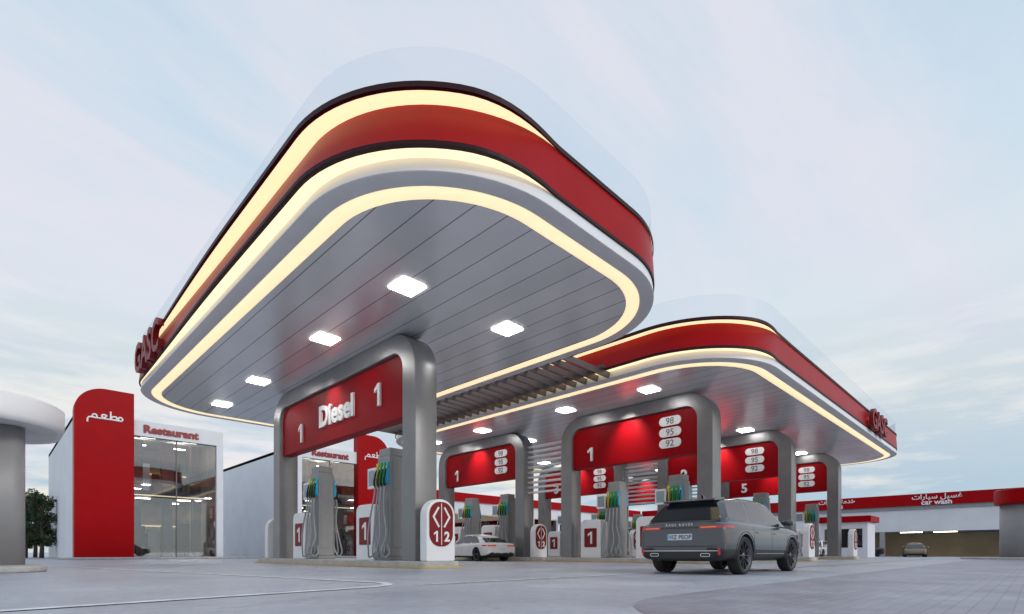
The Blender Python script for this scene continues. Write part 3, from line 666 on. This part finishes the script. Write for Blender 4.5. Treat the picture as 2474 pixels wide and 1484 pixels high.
def car(name,loc,rot,label,cat,D,paint,group):
    e=thing(name,loc,label,cat,group); e.rotation_euler=(0,0,rot)
    R=D['R']; ax=D['axles']
    rings=[]
    m=M()
    for (x,wd,zb,zt) in D['st']:
        h=zt-zb
        half=[(0,zb),(.84*wd,zb),(.965*wd,zb+.09*h/.8),(.995*wd,zb+.28*h),(1.0*wd,zb+.55*h),(.985*wd,zb+.80*h),(.955*wd,zb+.93*h),(.86*wd,zt),(0,zt+.02)]
        ring=[(x,y,z) for y,z in half]+[(x,-y,z) for y,z in half[-2:0:-1]]
        rings.append(ring)
    n=len(rings[0])
    for k in range(len(rings)-1):
        for i in range(n):
            j=(i+1)%n; seg=i if i<8 else 15-i
            mi=1 if seg<=(2 if D['clad'] else 1) else 0
            m.add([rings[k][i],rings[k][j],rings[k+1][j],rings[k+1][i]],[(0,1,2,3)],mi,True)
    m.add(rings[0],[list(range(n))],0,True); m.add(rings[-1],[list(range(n))],0,True)
    body=m.obj('body',[paint,BLACK],None,subs=2)
    cut=M()
    for a in ax:
        for s in (-1,1):
            P=[(a+(R+.05)*math.cos(t),R+(R+.05)*math.sin(t)) for t in [2*math.pi*i/40 for i in range(40)]]
            cut.prism(P,'y',s*.60,s*1.3,1)
    co_=cut.obj('cut',[paint,BLACK])
    bm=body.modifiers.new('b','BOOLEAN'); bm.object=co_; bm.operation='DIFFERENCE'; bm.solver='EXACT'
    me=evalmesh(body); bpy.data.objects.remove(body); bpy.data.objects.remove(co_)
    ob=submesh(me,list(me.polygons),'body',[paint,BLACK],e,True)
    ob.data.set_sharp_from_angle(angle=math.radians(38)) if hasattr(ob.data,'set_sharp_from_angle') else None
    bvh=BVHTree.FromPolygons([v.co[:] for v in me.vertices],[list(p.vertices) for p in me.polygons])
    m=M(); zb=D['zb']; wb,wr=D['wb'],D['wr']; G=[]
    for (xb,xr,zr,dw,zl) in D['gh']:
        H=zr-zb
        pts=[(0,wb),(zl,wb*.985),(.84,wr+(wb-wr)*.18),(.985,wr*.93),(1.02,0)]
        row=[]
        for t,y in pts:
            row.append((xb+(xr-xb)*min(t,1),(y-dw) if y else 0,zb+H*t))
        G.append(row+[(p[0],-p[1],p[2]) for p in row[-2::-1]])
    for k in range(len(G)-1):
        for i in range(8):
            gl=(i in (1,6)) and D['win'][k]
            m.add([G[k][i],G[k][i+1],G[k+1][i+1],G[k+1][i]],[(0,1,2,3)],1 if gl else (2 if D['win'][k]==0 and i in (1,6) and 2<k<len(G)-3 else 0),True)
    for r in (G[0],G[-1]):
        m.add([r[0],r[1],r[7],r[8]],[(0,1,2,3)],0,True); m.add([r[1],r[2],r[6],r[7]],[(0,1,2,3)],1,True)
        m.add([r[2],r[3],r[5],r[6]],[(0,1,2,3)],0,True); m.add([r[3],r[4],r[5]],[(0,1,2)],0,True)
    gh=m.obj('gh',[paint,CARG,GLOSSB],None)
    import bmesh
    b=bmesh.new(); b.from_mesh(gh.data)
    cl=b.edges.layers.float.new('crease_edge'); cv_=b.verts.layers.float.new('crease_vert')
    for ed in b.edges:
        ms={f.material_index for f in ed.link_faces}
        if 1 in ms and len(ms)>1: ed[cl]=1.0
        if len(ed.link_faces)==1: ed[cl]=1.0
    for v in b.verts:
        if any(f.material_index==1 for f in v.link_faces): v[cv_]=.7
    b.to_mesh(gh.data); b.free()
    sb=gh.modifiers.new('s','SUBSURF'); sb.levels=sb.render_levels=2
    mg=evalmesh(gh); bpy.data.objects.remove(gh)
    submesh(mg,[p for p in mg.polygons if p.material_index!=1],'roof',[paint,CARG,GLOSSB],e,True)
    for isl in split_islands(mg,1): submesh(mg,isl,'window',[CARG],e)
    for a in ax:
        for s in (-1,1):
            wroot=bpy.data.objects.new('wheel',None); COL.objects.link(wroot); wroot.parent=e; wroot.location=(a,s*(D['hw']-.13),R)
            m=M(); r=R; m.revolve([(r*.76,-.115),(r*.93,-.125),(r*.99,-.10),(r,-.05),(r,.05),(r*.99,.10),(r*.93,.125),(r*.76,.115),(r*.72,.0),(r*.76,-.115)],(0,0,0),'y',40); m.obj('tyre',RUB,wroot,local=True)
            m=M(); q=s; m.revolve([(r*.77,.120*q),(r*.74,.118*q),(r*.72,.02*q),(r*.70,-.1*q)],(0,0,0),'y',40)
            m.revolve([(.001,.09*q),(r*.14,.09*q),(r*.16,.05*q)],(0,0,0),'y',20)
            for k in range(10):
                t=2*math.pi*k/10; dt=.10
                P=[]
                for rr,w_,yy in ((r*.12,.5,.085),(r*.745,.30,.105)):
                    for sg in (-1,1):
                        ang=t+sg*dt*w_*(1 if rr>r*.3 else 1.6); P.append((rr*math.cos(ang),q*yy,rr*math.sin(ang)))
                V=P+[(p[0],p[1]-q*.04,p[2]) for p in P]
                m.add(V,[(0,1,3,2),(4,6,7,5),(0,2,6,4),(1,5,7,3),(2,3,7,6)],0)
            m.obj('rim',RIM,wroot,local=True)
            m=M(); m.revolve([(.001,-.02*q),(r*.5,-.02*q),(r*.70,-.05*q)],(0,0,0),'y',32); m.obj('brake_disc',BLACK,wroot,local=True)
    def cast(o,d):
        return bvh.ray_cast(Vector(o),Vector(d))
    def patch(name,pts_rows,mats,off=.006):
        m=M(); R_=[]
        for row in pts_rows:
            q=[]
            for (o,d) in row:
                h,nn,_,_=cast(o,d)
                if h is None: return None
                q.append(h-Vector(d)*off)
            R_.append(q)
        m.rings(R_,0,True,False); return m.obj(name,mats,e,local=True,recalc=False)
    def rear(y0,y1,z0,z1,name,mt,nn=8,off=.006):
        return patch(name,[[((-4,y0+(y1-y0)*i/nn,z),(1,0,0)) for i in range(nn+1)] for z in [z0+(z1-z0)*j/4 for j in range(5)]],mt,off)
    def side(s,x0,x1,z0,z1,name,mt,nn=8,off=.004):
        return patch(name,[[((x0+(x1-x0)*i/nn,s*3,z),(0,-s,0)) for i in range(nn+1)] for z in [z0+(z1-z0)*j/6 for j in range(7)]],mt,off)
    ra=D['xr']
    for s in (-1,1):
        for xx in D['seams']: side(s,xx,xx+.012,D['st'][4][2]+.22,D['zb']-.07,'door_seam',BLACK,1,.002)
        for xx in D['handles']: side(s,xx,xx+.2,D['zb']-.19,D['zb']-.165,'door_handle',paint,3,.018)
        z0,z1=D['tz']
        rear(s*D['ty'],s*(D['hw']-.10),z0,z1,'tail_light',TAIL,8,.01); side(s,ra+.07,ra+.42,z0+.005,z1,'tail_light',TAIL,5,.008)
        rear(s*(D['ty']+.03),s*(D['hw']-.2),z0+(z1-z0)*.35,z0+(z1-z0)*.62,'light_glow',AMB,6,.016)
        side(s,D['xf']-.5,D['xf']-.22,D['hz'],D['hz']+.1,'headlight',CHR,4,.008)
        mx=D['mirror']; m=M(); V=[]
        for yy,k_ in ((s*(wb+.0),.35),(s*(wb+.08),.9),(s*(wb+.2),1.0),(s*(wb+.27),.7)):
            V.append([(mx+.09*k_*math.cos(t),yy,D['zb']+.09+.075*k_*math.sin(t)) for t in [2*math.pi*i/12 for i in range(12)]])
        m.rings(V); m.add(V[0],[list(range(12))]); m.add(V[-1],[list(range(12))]); m.obj('side_mirror',paint,e,local=True)
    if D.get('suv'):
        rear(-D['ty'],D['ty'],z0+.01,z1-.01,'black_garnish',GLOSSB,8,.008)
        rear(-.90,.90,.34,.47,'bumper_insert',BLACK,14,.012)
        rear(-.78,.78,.565,.58,'bumper_trim',BLACK,10,.006)
        rear(-.80,.80,.475,.488,'bumper_trim',CHR,10,.02)
        for s in (-1,1):
            rear(s*.80,s*.85,.40,.53,'reflector',TAIL,2,.022)
            side(s,-.85,.85,.42,.435,'sill_trim',CHR,8,.006)
            h,_,_,_=cast((-4,s*.55,.40),(1,0,0)); xx=(h.x if h else ra)
            m=M(); m.prism(rrect(s*.55-.10,s*.55+.10,.365,.435,.03),'x',xx-.03,xx-.012,0); m.prism(rrect(s*.55-.085,s*.55+.085,.377,.423,.02),'x',xx-.034,xx-.0305,1); m.obj('exhaust_tip',[CHR,BLACK],e,local=True)
        h,_,_,_=cast((-4,0,.76),(1,0,0)); xx=h.x-.012
        m=M(); m.prism(rrect(-.27,.27,.70,.825,.015),'x',xx,xx+.01,0); m.box(xx-.001,xx+.001,.235,.268,.703,.822,2); m.text('VIZ PEOP',.118,(xx-.003,-.015,.762),(0,-1,0),.001,1,.001); m.obj('number_plate',[PLATE,BLACK,NB],e,local=True)
        h,_,_,_=cast((-4,0,1.0),(1,0,0)); xx=(h.x if h else ra)-.014
        m=M(); m.text('R A G E   R O V E R',.07,(xx,0,z1+.035),(0,-1,0),.004,0,.001); m.obj('tailgate_lettering',CHR,e,local=True)
        m=M(); P=[(-2.02,1.515),(-1.98,1.545),(-1.75,1.58),(-1.50,1.595),(-1.50,1.55),(-1.75,1.52),(-1.98,1.50)]
        m.prism([(p[0],p[1]) for p in P],'y',-.56,.56,0); m.obj('roof_spoiler',paint,e,local=True,bevel=.01)
        m=M(); m.prism([(-1.15,1.62),(-1.32,1.62),(-1.36,1.69),(-1.30,1.695)],'y',-.02,.02); m.obj('aerial_fin',GLOSSB,e,local=True,bevel=.006)
        for s in (-1,1):
            for a in ax:
                m=M(); R1=R+.045; Q=[]
                for rr in (R1,R1+.05):
                    q=[]
                    for i in range(25):
                        t=math.radians(-8+196*i/24); px_,pz=a+rr*math.cos(t),R+rr*math.sin(t)
                        h,_,_,_=cast((px_,s*3,pz),(0,-s,0)); yv=(h.y if h and abs(h.y)>.8 else s*.94)
                        q.append((px_,yv+s*.010,pz))
                    Q.append(q)
                m.rings([[(p[0],p[1]-s*.05,p[2]) for p in Q[0]],Q[0],Q[1],[(p[0],p[1]-s*.03,p[2]) for p in Q[1]]],0,True,False); m.obj('arch_cladding',BLACK,e,local=True)
    else:
        rear(-.22,.22,.55,.66,'number_plate',PLATE,4,.01); rear(-.7,.7,.27,.36,'bumper_insert',BLACK,8,.01)
    return e
PG=mat('grey_car_paint',(.08,.09,.103),.25,.5,.04,2,coat=.6)
PW=mat('white_car_paint',(.78,.78,.78),.25,0,.02,2,coat=.8)
PD=mat('dark_car_paint',(.04,.045,.05),.28,.6,.04,2,coat=.8)
PT=mat('tan_car_paint',(.20,.15,.09),.3,.6,.04,2,coat=.8)
SUV=dict(R=.39,axles=(-1.43,1.45),hw=.965,clad=True,suv=True,zb=1.05,wb=.87,wr=.62,xr=-2.38,xf=2.4,tz=(.92,.975),ty=.42,hz=.78,mirror=.95,
 st=[(-2.36,.74,.36,.94),(-2.37,.88,.30,1.02),(-2.29,.94,.27,1.07),(-1.9,.975,.27,1.10),(-1.43,.985,.27,1.10),(-.5,.97,.26,1.09),(.5,.965,.26,1.075),(1.3,.975,.26,1.06),(1.7,.97,.26,1.03),(2.1,.94,.27,.96),(2.34,.85,.32,.86),(2.42,.74,.40,.74)],
 gh=[(-2.24,-1.86,1.53,.07,.09),(-2.12,-1.70,1.55,.0,.18),(-1.80,-1.35,1.585,0,.15),(-1.0,-.86,1.64,0,.10),(-.92,-.78,1.645,0,.10),(.05,.05,1.66,0,.07),(.13,.12,1.66,0,.07),(1.02,.42,1.63,0,.05),(1.2,.55,1.60,.0,.05),(1.42,.68,1.56,.08,.05)],
 win=[0,1,1,0,1,0,1,0,0],seams=(-1.0,.06,1.05),handles=(-.85,.2))
car('parked_suv',(12.30,5.12,0),0,'dark grey luxury SUV with thin red tail lights beside the canopy','car',SUV,PG,'cars at the petrol station')
SED=dict(R=.345,axles=(-1.42,1.45),hw=.93,clad=False,zb=.90,wb=.80,wr=.60,xr=-2.4,xf=2.4,tz=(.76,.84),ty=.35,hz=.62,mirror=.85,
 st=[(-2.42,.74,.40,.82),(-2.40,.85,.28,.90),(-2.25,.90,.22,.95),(-1.9,.925,.2,.97),(-1.42,.935,.18,.96),(-.5,.93,.18,.93),(.5,.925,.18,.92),(1.2,.93,.18,.90),(1.7,.92,.18,.86),(2.1,.89,.2,.78),(2.34,.80,.24,.68),(2.42,.68,.32,.56)],
 gh=[(-2.12,-1.3,1.27,.08,.1),(-1.95,-1.15,1.32,.02,.2),(-1.65,-.95,1.35,0,.12),(-.72,-.62,1.42,0,.08),(-.65,-.55,1.42,0,.08),(.05,.08,1.43,0,.07),(.12,.15,1.43,0,.07),(1.0,.50,1.39,0,.05),(1.25,.62,1.35,0,.05),(1.45,.75,1.31,.06,.05)],
 win=[0,0,1,0,1,0,1,0,0],seams=(-.8,.08,1.0),handles=(-.7,.22))
car('parked_sedan',(18.9,21.6,0),math.radians(80),'white fastback sedan stopped beside a pump island','car',SED,PW,'cars at the petrol station')
car('parked_sedan',(66.5,8.7,0),math.radians(190),'tan sedan parked before the car wash bays','car',SED,PT,'cars at the car wash')
car('parked_sedan',(66.5,13.4,0),math.radians(150),'dark sedan parked near the car wash','car',SED,PD,'cars at the car wash')
car('parked_sedan',(47,12.5,0),math.radians(180),'white sedan waiting beyond the last portal','car',SED,PW,'cars at the car wash')
